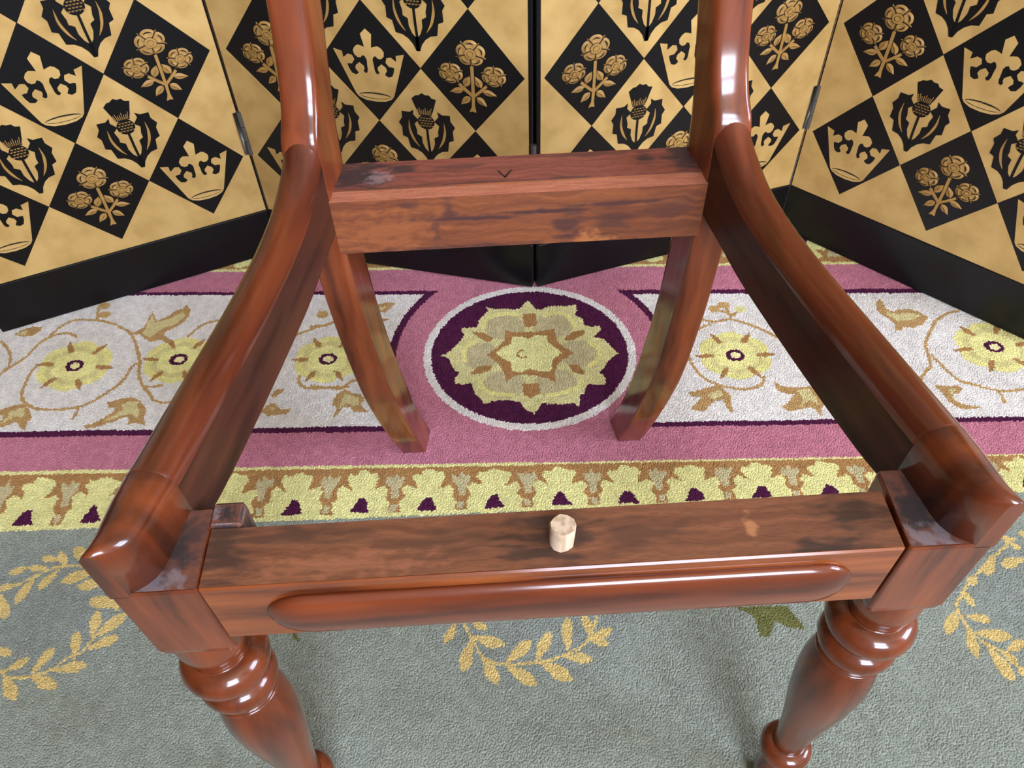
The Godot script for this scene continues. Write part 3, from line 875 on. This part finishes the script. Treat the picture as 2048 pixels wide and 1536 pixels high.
# sabre leg and upright in one piece: front and back edge against height
const POST := [
	# front y, front z, back y, back z, roundness of the front
	[0.000, -0.062, 0.000, -0.099, 0.05], [0.045, -0.046, 0.030, -0.087, 0.05], [0.090, -0.032, 0.068, -0.075, 0.05], [0.160, -0.0135, 0.135, -0.060, 0.05],
	[0.205, -0.0060, 0.190, -0.0510, 0.05], [0.260, -0.0015, 0.255, -0.0440, 0.05], [0.310, 0.0005, 0.310, -0.0420, 0.05], [0.380, -0.0005, 0.380, -0.0450, 0.05],
	[0.440, -0.0010, 0.440, -0.0510, 0.08], [0.480, -0.0015, 0.470, -0.0530, 0.3], [0.501, -0.0055, 0.490, -0.0550, 0.7], [0.520, -0.0190, 0.508, -0.0585, 1.0], [0.545, -0.0305, 0.538, -0.0660, 1.0], [0.590, -0.0420, 0.588, -0.0780, 1.0],
	[0.650, -0.054, 0.648, -0.0900, 1.0], [0.720, -0.070, 0.716, -0.1060, 1.0], [0.790, -0.092, 0.784, -0.1270, 1.0], [0.860, -0.120, 0.852, -0.1540, 1.0]]

func post_mesh(s: float) -> ArrayMesh:
	var st := st_new(true)
	var rings := []
	var t := 0.031
	var steps := (POST.size() - 1) * 4
	for k in steps + 1:
		var f := k / 4.0
		var i := mini(int(f), POST.size() - 2)
		var g := f - i
		var v := []
		for c in 5:
			v.append(cubic_interpolate(POST[i][c], POST[i + 1][c], POST[maxi(i - 1, 0)][c], POST[mini(i + 2, POST.size() - 1)][c], g))
		var F := Vector2(v[1], v[0])
		var B := Vector2(v[3], v[2])
		var rd: float = clampf(v[4], 0.05, 1.0)
		var depth := F.distance_to(B)
		var bulge := lerpf(0.0012, 0.0075, rd)
		var ring := PackedVector3Array()
		# back inner, back outer, then round the front from outer to inner
		var put_pt := func(a: float, e: float) -> void:      # a from back 0 to front 1, e across 0 inner to 1 outer
			var p := B.lerp(F, a)
			ring.append(Vector3(inner_x(p.y, p.x) + e * t, p.y, p.x))
		var a1 := 1.0 - bulge / depth
		put_pt.call(a1 * 0.5, 0.0)
		put_pt.call(0.10, 0.0)
		put_pt.call(0.03, 0.0)
		put_pt.call(0.0, 0.04)
		put_pt.call(0.0, 0.12)
		put_pt.call(0.0, 0.88)
		put_pt.call(0.0, 0.96)
		put_pt.call(0.03, 1.0)
		put_pt.call(0.10, 1.0)
		put_pt.call(a1 * 0.5, 1.0)
		put_pt.call(a1 - 0.06, 1.0)
		# square front below the seat, a swelling one above it
		for q in [[1.0, 0.0], [0.985, 0.45], [0.94, 0.75], [0.85, 0.90], [0.7, 0.965], [0.5, 1.0], [0.3, 0.965], [0.15, 0.90], [0.06, 0.75], [0.015, 0.45], [0.0, 0.0]]:
			put_pt.call(lerpf(a1, 1.0, q[1]), q[0])
		put_pt.call(a1 - 0.06, 0.0)
		rings.append(mirror(ring, s))
	loft(st, rings)
	return done(st, M.post)

const RAIL := [
	# crest z, crest y, foot z, foot y
	[0.304, 0.4870, 0.304, 0.4260], [0.285, 0.4850, 0.285, 0.4200], [0.255, 0.4825, 0.255, 0.4155], [0.200, 0.4780, 0.200, 0.4110], [0.150, 0.4740, 0.150, 0.4080], [0.100, 0.4725, 0.100, 0.4060],
	[0.070, 0.4740, 0.070, 0.4065], [0.045, 0.4775, 0.042, 0.4090], [0.025, 0.4840, 0.022, 0.4100], [0.008, 0.4915, 0.006, 0.4110], [-0.005, 0.5000, -0.006, 0.4130], [-0.0150, 0.5105, -0.014, 0.4180]]

func side_rail_mesh(s: float) -> ArrayMesh:
	var st := st_new(true)
	var rings := []
	var t := 0.031
	for k in (RAIL.size() - 1) * 3 + 1:
		var f := k / 3.0
		var i := mini(int(f), RAIL.size() - 2)
		var v := []
		for c in 4: v.append(cubic_interpolate(RAIL[i][c], RAIL[i + 1][c], RAIL[maxi(i - 1, 0)][c], RAIL[mini(i + 2, RAIL.size() - 1)][c], f - i))
		var C := Vector2(v[0], v[1])
		var L := Vector2(v[2], v[3])
		var h := C.distance_to(L)
		var ring := PackedVector3Array()
		var put_pt := func(a: float, e: float) -> void:      # a from foot 0 to crest 1
			var p := L.lerp(C, a)
			ring.append(Vector3(0.1625 + 0.178 * p.x + e * t, p.y, p.x))
		put_pt.call(0.0, 0.97)
		put_pt.call(0.0, 0.88)
		put_pt.call(0.0, 0.12)
		put_pt.call(0.0, 0.03)
		put_pt.call(0.02, 0.0)
		put_pt.call(0.09, 0.0)
		var a1 := 1.0 - 0.0165 / h
		put_pt.call(a1 - 0.08, 0.0)
		for j in 13:
			var ang := PI * j / 12.0
			put_pt.call(lerpf(a1, 1.0, sin(ang)), 0.5 - 0.5 * cos(ang))
		put_pt.call(a1 - 0.08, 1.0)
		put_pt.call(0.09, 1.0)
		put_pt.call(0.02, 1.0)
		rings.append(mirror(ring, s))
	rings.reverse()
	for k in rings.size(): rings[k].reverse()
	# the face towards the seat was left unpolished
	var bare := st_new(true)
	var n: int = rings[0].size()
	for k in rings.size() - 1:
		for i in n:
			var q := [rings[k][i], rings[k][(i + 1) % n], rings[k + 1][(i + 1) % n], rings[k + 1][i]]
			var flat := true
			for p: Vector3 in q: flat = flat and absf(absf(p.x) - 0.1625 - 0.178 * p.z) < 0.00002
			quad(bare if flat else st, q[0], q[1], q[2], q[3])
	for e in [0, rings.size() - 1]:
		var c := Vector3()
		for p: Vector3 in rings[e]: c += p / n
		for i in n:
			if e == 0: tri(st, c, rings[e][i], rings[e][(i + 1) % n])
			else: tri(st, c, rings[e][(i + 1) % n], rings[e][i])
	return done(bare, M.inner, done(st, M.rail))

func bead(y: float, half: float, r: float) -> Array:
	var out := []
	for k in 9:
		var t := lerpf(-PI / 2, PI / 2, k / 8.0)
		out.append([y + sin(t) * half, r - half * 0.92 + cos(t) * half * 0.92])
	return out

# turned leg, square block with its ledge, and the ridge that carries on the side rail
func front_leg_mesh(s: float) -> ArrayMesh:
	var top := Vector3(0.2315, 0.365, 0.332)
	var foot := Vector3(0.2130, 0.0, 0.3585)
	# foot, lower ring, vase, then two beads with a fillet under them, neck into the block
	# foot, lower ring, vase, then two beads with a fillet under them, neck into the block
	var prof := [[0.000, 0.0120], [0.004, 0.0132], [0.030, 0.0158], [0.050, 0.0148], [0.0690, 0.0138]]
	prof.append_array(bead(0.0805, 0.0105, 0.0228))
	prof.append_array([[0.0930, 0.0140], [0.105, 0.0145], [0.125, 0.0160], [0.150, 0.0194], [0.178, 0.0236], [0.204, 0.0266], [0.226, 0.0279], [0.243, 0.0270], [0.254, 0.0250], [0.2605, 0.0230], [0.2635, 0.0218]])
	prof.append_array(bead(0.2662, 0.0022, 0.0255))
	prof.append([0.2692, 0.0228])
	prof.append_array(bead(0.2825, 0.0120, 0.0285))
	prof.append([0.2960, 0.0200])
	prof.append_array(bead(0.3110, 0.0135, 0.0312))
	prof.append_array([[0.3260, 0.0205], [0.3290, 0.0204], [0.334, 0.0220], [0.344, 0.0240], [0.354, 0.0244], [0.368, 0.0244]])
	var st := st_new(true)
	var rings := []
	for k in prof.size() * 2 - 1:
		var i := k / 2
		var y: float = prof[i][0] if k % 2 == 0 else (prof[i][0] + prof[i + 1][0]) / 2
		var r: float = prof[i][1] if k % 2 == 0 else cubic_interpolate(prof[i][1], prof[i + 1][1], prof[maxi(i - 1, 0)][1], prof[mini(i + 2, prof.size() - 1)][1], 0.5)
		var c := foot.lerp(top, y / 0.365)
		var ring := PackedVector3Array()
		for j in 40:
			var a := TAU * j / 40
			ring.append(Vector3(c.x + cos(a) * r, y, c.z - sin(a) * r))
		rings.append(mirror(ring, s))
	loft(st, rings)
	var mesh := done(st, M.leg)
	# block: rounded shoulders below, square above
	st = st_new()
	rings = []
	var lo := Vector2(0.2015, 0.303)
	var hi := Vector2(0.2510, 0.357)
	for lay in [[0.3525, 0.42], [0.3540, 0.30], [0.3565, 0.18], [0.3600, 0.09], [0.3645, 0.03], [0.3700, 0.0], [0.444, 0.0], [SEAT, 0.02]]:
		var c := (lo + hi) / 2
		var h: Vector2 = (hi - lo) / 2 * (1.0 - lay[1])
		var rc: float = lerpf(0.003, minf(h.x, h.y) * 0.98, clampf(lay[1] * 3.0, 0, 1)) if lay[0] < 0.44 else 0.002
		var ring := PackedVector3Array()
		for q in 4:
			var cc := c + Vector2([1, -1, -1, 1][q] * (h.x - rc), [-1, -1, 1, 1][q] * (h.y - rc))
			for j in 6:
				var a := deg_to_rad(90.0 * q + 18.0 * j)
				ring.append(Vector3(cc.x + cos(a) * rc, lay[0], cc.y - sin(a) * rc))
		rings.append(mirror(ring, s))
	loft(st, rings)
	done(st, M.leg, mesh)
	# worn top of the ledge, inside the ridge
	st = st_new()
	var e := 0.0004
	var q := [Vector3(lo.x + 0.001, SEAT + e, hi.y - 0.001), Vector3(0.240, SEAT + e, hi.y - 0.001), Vector3(0.222, SEAT + e, lo.y + 0.001), Vector3(lo.x + 0.001, SEAT + e, lo.y + 0.001)]
	if s < 0:
		for k in 4: q[k].x = -q[k].x
		quad(st, q[1], q[0], q[3], q[2])
	else: quad(st, q[0], q[1], q[2], q[3])
	done(st, worn(s), mesh)
	# ridge: section of the side rail, its inner front corner rounded off
	st = st_new(true)
	rings = []
	for lay in [[0.302, 0.0, 0.487], [0.320, 0.0, 0.4885], [0.336, 0.0, 0.490], [0.343, 0.002, 0.4905], [0.348, 0.005, 0.491], [0.352, 0.009, 0.491], [0.3552, 0.014, 0.4908], [0.3570, 0.0185, 0.4895]]:
		var x0: float = 0.1625 + 0.178 * minf(lay[0], 0.335) + lay[1]
		var x1: float = 0.1625 + 0.178 * minf(lay[0], 0.31) + 0.031 + clampf((lay[0] - 0.302) / 0.05, 0, 1) * 0.0025
		var w := x1 - x0
		var rr := minf(0.0165, w * 0.6)
		var yc: float = lay[2]
		var ring := PackedVector3Array([Vector3(x1, SEAT - 0.004, lay[0]), Vector3(x0 - 0.001, SEAT - 0.004, lay[0])])
		for j in 13:
			var a := PI * j / 12.0
			ring.append(Vector3((x0 + x1) / 2 - cos(a) * w / 2, yc - rr + sin(a) * rr, lay[0]))
		ring.reverse()
		rings.append(mirror(ring, s))
	loft(st, rings)
	done(st, M.leg, mesh)
	return mesh

# scraped, stained wood: an image with grain along u and dark patches given as [u, v, radius u, radius v, strength]
func stained(w: int, h: int, a: Color, b: Color, dark: Color, sd: int, spots: Array, pale := []) -> StandardMaterial3D:
	var im := Image.create(w, h, false, Image.FORMAT_RGB8)
	var n1 := noise_of(sd, 1.0, 4)
	var n2 := noise_of(sd + 1, 1.0, 3)
	var asp := float(w) / h
	for y in h:
		for x in w:
			var u := float(x) / w
			var v := float(y) / h
			var wob := n2.get_noise_2d(u * asp * 0.9, v * 1.2)
			var g := n1.get_noise_2d(u * asp * 0.35 + 3.0, v * 7.0 + wob * 1.0)
			var fine := n2.get_noise_2d(u * asp * 5.0, v * 60.0)
			var c := a.lerp(b, clampf(0.5 + g * 1.1, 0, 1))
			var k := clampf((fine - 0.1) * 0.8, 0, 0.3)
			for s in spots:
				var d := Vector2((u - s[0]) / s[2], (v - s[1]) / s[3]).length() + n1.get_noise_2d(u * asp * 2.0, v * 5.0) * 0.8
				k = maxf(k, s[4] * smoothstep(1.15, 0.2, d))
			c = c.lerp(dark, k)
			for s in pale:
				var d := Vector2((u - s[0]) / s[2], (v - s[1]) / s[3]).length() + n1.get_noise_2d(u * asp * 4.0 + 9.0, v * 5.0) * 0.9
				c = c.lerp(s[5], s[4] * smoothstep(1.0, 0.3, d))
			im.set_pixel(x, y, c)
	var m := StandardMaterial3D.new()
	m.albedo_texture = ImageTexture.create_from_image(im)
	m.texture_repeat = false
	m.roughness = 0.55
	m.metallic_specular = 0.4
	return m

func worn(s: float) -> StandardMaterial3D:
	return stained(96, 96, rgb(112, 66, 48), rgb(92, 58, 48), rgb(44, 40, 42), 40 + int(s), [[0.4, 0.55, 0.5, 0.4, 0.9], [0.75, 0.3, 0.4, 0.3, 0.6], [0.45, 0.4, 0.06, 0.06, 1.0 if s < 0 else 0.0], [0.4, 0.7, 0.05, 0.05, 1.0 if s < 0 else 0.0]], [[0.4, 0.9, 0.5, 0.25, 0.7, rgb(120, 112, 118)]])

func front_rail(root: Node3D) -> void:
	var z1 := 0.357
	var z0 := 0.3170
	var y0 := 0.3845
	var xl := -0.2017
	var xr := 0.1996
	var st := st_new()
	bev_box(st, Vector3(xl, y0, z0), Vector3(xr, SEAT, z1), 0.0012)
	var mesh := done(st, M.front)
	st = st_new()
	var e := SEAT + 0.0003
	quad(st, Vector3(xl + 0.001, e, z1 - 0.0015), Vector3(xr - 0.001, e, z1 - 0.0015), Vector3(xr - 0.001, e, z0 + 0.001), Vector3(xl + 0.001, e, z0 + 0.001))
	done(st, stained(640, 96, rgb(128, 80, 53), rgb(106, 65, 43), rgb(50, 37, 32), 50, [[0.5, 0.5, 0.09, 0.6, 0.75], [0.62, 0.5, 0.1, 0.3, 0.45], [0.95, 0.35, 0.07, 0.4, 0.75], [0.9, 0.95, 0.07, 0.22, 0.85], [0.1, 0.2, 0.2, 0.2, 0.5], [0.35, 0.45, 0.12, 0.3, 0.35], [0.02, 0.4, 0.05, 0.6, 0.7]], [[0.79, 0.5, 0.012, 0.3, 0.6, rgb(190, 132, 84)], [0.2, 0.75, 0.16, 0.3, 0.35, rgb(170, 108, 76)]]), mesh)
	var rail := put("front_rail", mesh, root)
	# raised panel along the front, half round with rounded ends
	st = st_new(true)
	var x0 := -0.170
	var x1 := 0.1765
	var yc := 0.4140
	var hh := 0.0215
	var depth := 0.0085
	var nx := 48
	var rings := []
	for i in nx + 1:
		var t := i / float(nx)
		# closer stations at the ends
		var f := 0.5 - 0.5 * cos(PI * t)
		var x := lerpf(x0, x1, f)
		var dx := minf(x - x0, x1 - x)
		var k := 1.0 if dx > hh * 1.15 else sqrt(maxf(0.0, 1.0 - pow(1.0 - dx / (hh * 1.15), 2)))
		k = maxf(k, 0.01)
		var ring := PackedVector3Array()
		for j in 17:
			var a := PI * j / 16.0
			ring.append(Vector3(x, yc - cos(a) * hh * k, z1 - 0.0005 + pow(sin(a), 0.7) * depth * k))
		ring.reverse()
		rings.append(ring)
	loft(st, rings)
	put("front_moulding", done(st, M.mould), rail)

func back_rail(root: Node3D) -> void:
	var z0 := -0.0530
	var y0 := 0.3895
	var xa := 0.1625
	var xb := 0.1545
	var st := st_new()
	# front face
	quad(st, Vector3(-xa, y0, 0), Vector3(xa, y0, 0), Vector3(xa, SEAT - 0.0015, 0), Vector3(-xa, SEAT - 0.0015, 0))
	var mesh := done(st, stained(640, 128, rgb(134, 76, 42), rgb(104, 56, 35), rgb(66, 40, 40), 60, [[0.35, 0.42, 0.22, 0.05, 0.9], [0.55, 0.36, 0.2, 0.05, 0.95], [0.75, 0.28, 0.2, 0.05, 0.8], [0.2, 0.12, 0.03, 0.06, 0.7], [0.31, 0.25, 0.025, 0.3, 0.7], [0.27, 0.6, 0.012, 0.4, 0.5], [0.63, 0.65, 0.06, 0.35, 0.75], [0.75, 0.6, 0.06, 0.4, 0.6], [0.9, 0.4, 0.1, 0.3, 0.4], [0.3, 0.97, 0.3, 0.06, 0.7]], [[0.7, 0.95, 0.06, 0.2, 0.6, rgb(190, 120, 66)], [0.15, 0.6, 0.16, 0.5, 0.3, rgb(176, 104, 56)]]))
	# chamfered front arris and the scraped top
	st = st_new()
	quad(st, Vector3(-xa, SEAT - 0.0015, 0), Vector3(xa, SEAT - 0.0015, 0), Vector3(xa * 0.99, SEAT + 0.0002, -0.0125), Vector3(-xa * 0.99, SEAT + 0.0002, -0.0125))
	done(st, stained(512, 32, rgb(176, 112, 86), rgb(150, 88, 64), rgb(104, 58, 48), 64, []), mesh)
	st = st_new()
	quad(st, Vector3(-xa * 0.99, SEAT + 0.0002, -0.0125), Vector3(xa * 0.99, SEAT + 0.0002, -0.0125), Vector3(xa * 0.988, SEAT + 0.0012, -0.0135), Vector3(-xa * 0.988, SEAT + 0.0012, -0.0135))
	done(st, M.front, mesh)
	st = st_new()
	quad(st, Vector3(-xa * 0.988, SEAT + 0.0012, -0.0135), Vector3(xa * 0.988, SEAT + 0.0012, -0.0135), Vector3(xb, SEAT + 0.0012, z0), Vector3(-xb, SEAT + 0.0012, z0))
	done(st, stained(640, 112, rgb(144, 82, 66), rgb(118, 64, 52), rgb(54, 42, 44), 66, [[0.04, 0.5, 0.15, 0.8, 0.9], [0.17, 0.3, 0.06, 0.25, 0.8], [0.33, 0.35, 0.1, 0.15, 0.4], [0.97, 0.4, 0.06, 0.7, 0.85], [0.86, 0.35, 0.03, 0.3, 0.8], [0.5, 0.98, 0.5, 0.1, 0.5], [0.7, 0.1, 0.2, 0.12, 0.4]], [[0.12, 0.6, 0.05, 0.3, 0.6, rgb(150, 132, 134)]]), mesh)
	# remaining faces
	st = st_new()
	quad(st, Vector3(xb, y0, z0), Vector3(-xb, y0, z0), Vector3(-xb, SEAT + 0.0012, z0), Vector3(xb, SEAT + 0.0012, z0))
	quad(st, Vector3(-xb, y0, z0), Vector3(xb, y0, z0), Vector3(xa, y0, 0), Vector3(-xa, y0, 0))
	for s: float in [-1.0, 1.0]:
		var a := Vector3(s * xa, y0, 0)
		var b := Vector3(s * xb, y0, z0)
		var c := Vector3(s * xb, SEAT + 0.0012, z0)
		var d := Vector3(s * xa, SEAT - 0.0015, 0)
		var f := Vector3(s * xa * 0.988, SEAT + 0.0012, -0.0135)
		if s > 0:
			quad(st, a, b, c, d)
			tri(st, d, f, c)
		else:
			quad(st, b, a, d, c)
			tri(st, d, c, f)
	done(st, M.front, mesh)
	var rail := put("back_rail", mesh, root)
	# joiner's mark cut into the top
	st = st_new()
	var z := -0.026
	for k: float in [-1.0, 1.0]:
		var p := [Vector3(-0.011, 0, z + 0.006), Vector3(-0.011 + k * 0.0058, 0, z - 0.0045)]
		var o := Vector3(0.0008, 0, 0)
		var y := Vector3(0, SEAT + 0.0013, 0)
		var yt := Vector3(0, SEAT + 0.0016, 0)
		quad(st, p[0] - o + yt, p[0] + o + yt, p[1] + o + yt, p[1] - o + yt)
		quad(st, p[0] - o + y, p[0] + o + y, p[0] + o + yt, p[0] - o + yt)
		quad(st, p[0] + o + y, p[1] + o + y, p[1] + o + yt, p[0] + o + yt)
		quad(st, p[1] - o + y, p[0] - o + y, p[0] - o + yt, p[1] - o + yt)
	put("joiners_mark", done(st, M.line), rail)

func top_rail(root: Node3D) -> void:
	var st := st_new(true)
	var rings := []
	for k in 25:
		var t := k / 24.0
		var x := lerpf(-0.205, 0.205, t)
		var bow := -0.035 * (1.0 - pow(2 * t - 1, 2))
		var ring := PackedVector3Array()
		for j in 20:
			var a := TAU * j / 20
			var y := 0.880 + sin(a) * 0.040
			ring.append(Vector3(x, y, -0.142 + bow - sin(a) * 0.012 + cos(a) * 0.011))
		ring.reverse()
		rings.append(ring)
	loft(st, rings)
	put("top_rail", done(st, M.front), root)

func peg(root: Node3D) -> void:
	var m := StandardMaterial3D.new()
	m.albedo_texture = noise_tex(71, 0.02, [[0.25, rgb(176, 148, 118)], [0.6, rgb(202, 178, 150)]], 128)
	m.uv1_triplanar = true
	m.uv1_scale = Vector3(60, 12, 60)
	m.roughness = 0.8
	var st := st_new(true)
	var rings := []
	for lay in [[-0.001, 0.0072], [0.0150, 0.0076], [0.0172, 0.0076], [0.0182, 0.0070]]:
		var ring := PackedVector3Array()
		for j in 11:
			var a := TAU * j / 11
			var r: float = lay[1] * (1.0 + 0.04 * sin(j * 2.7))
			ring.append(Vector3(cos(a) * r + (lay[0]) * 0.03, lay[0], -sin(a) * r))
		rings.append(ring)
	loft(st, rings)
	var o := put("seat_peg", done(st, m), root, Transform3D(Basis(), Vector3(0.0045, SEAT + 0.0003, 0.3395)))
	o.set_meta("label", "pale bare wooden peg standing up from the front rail")
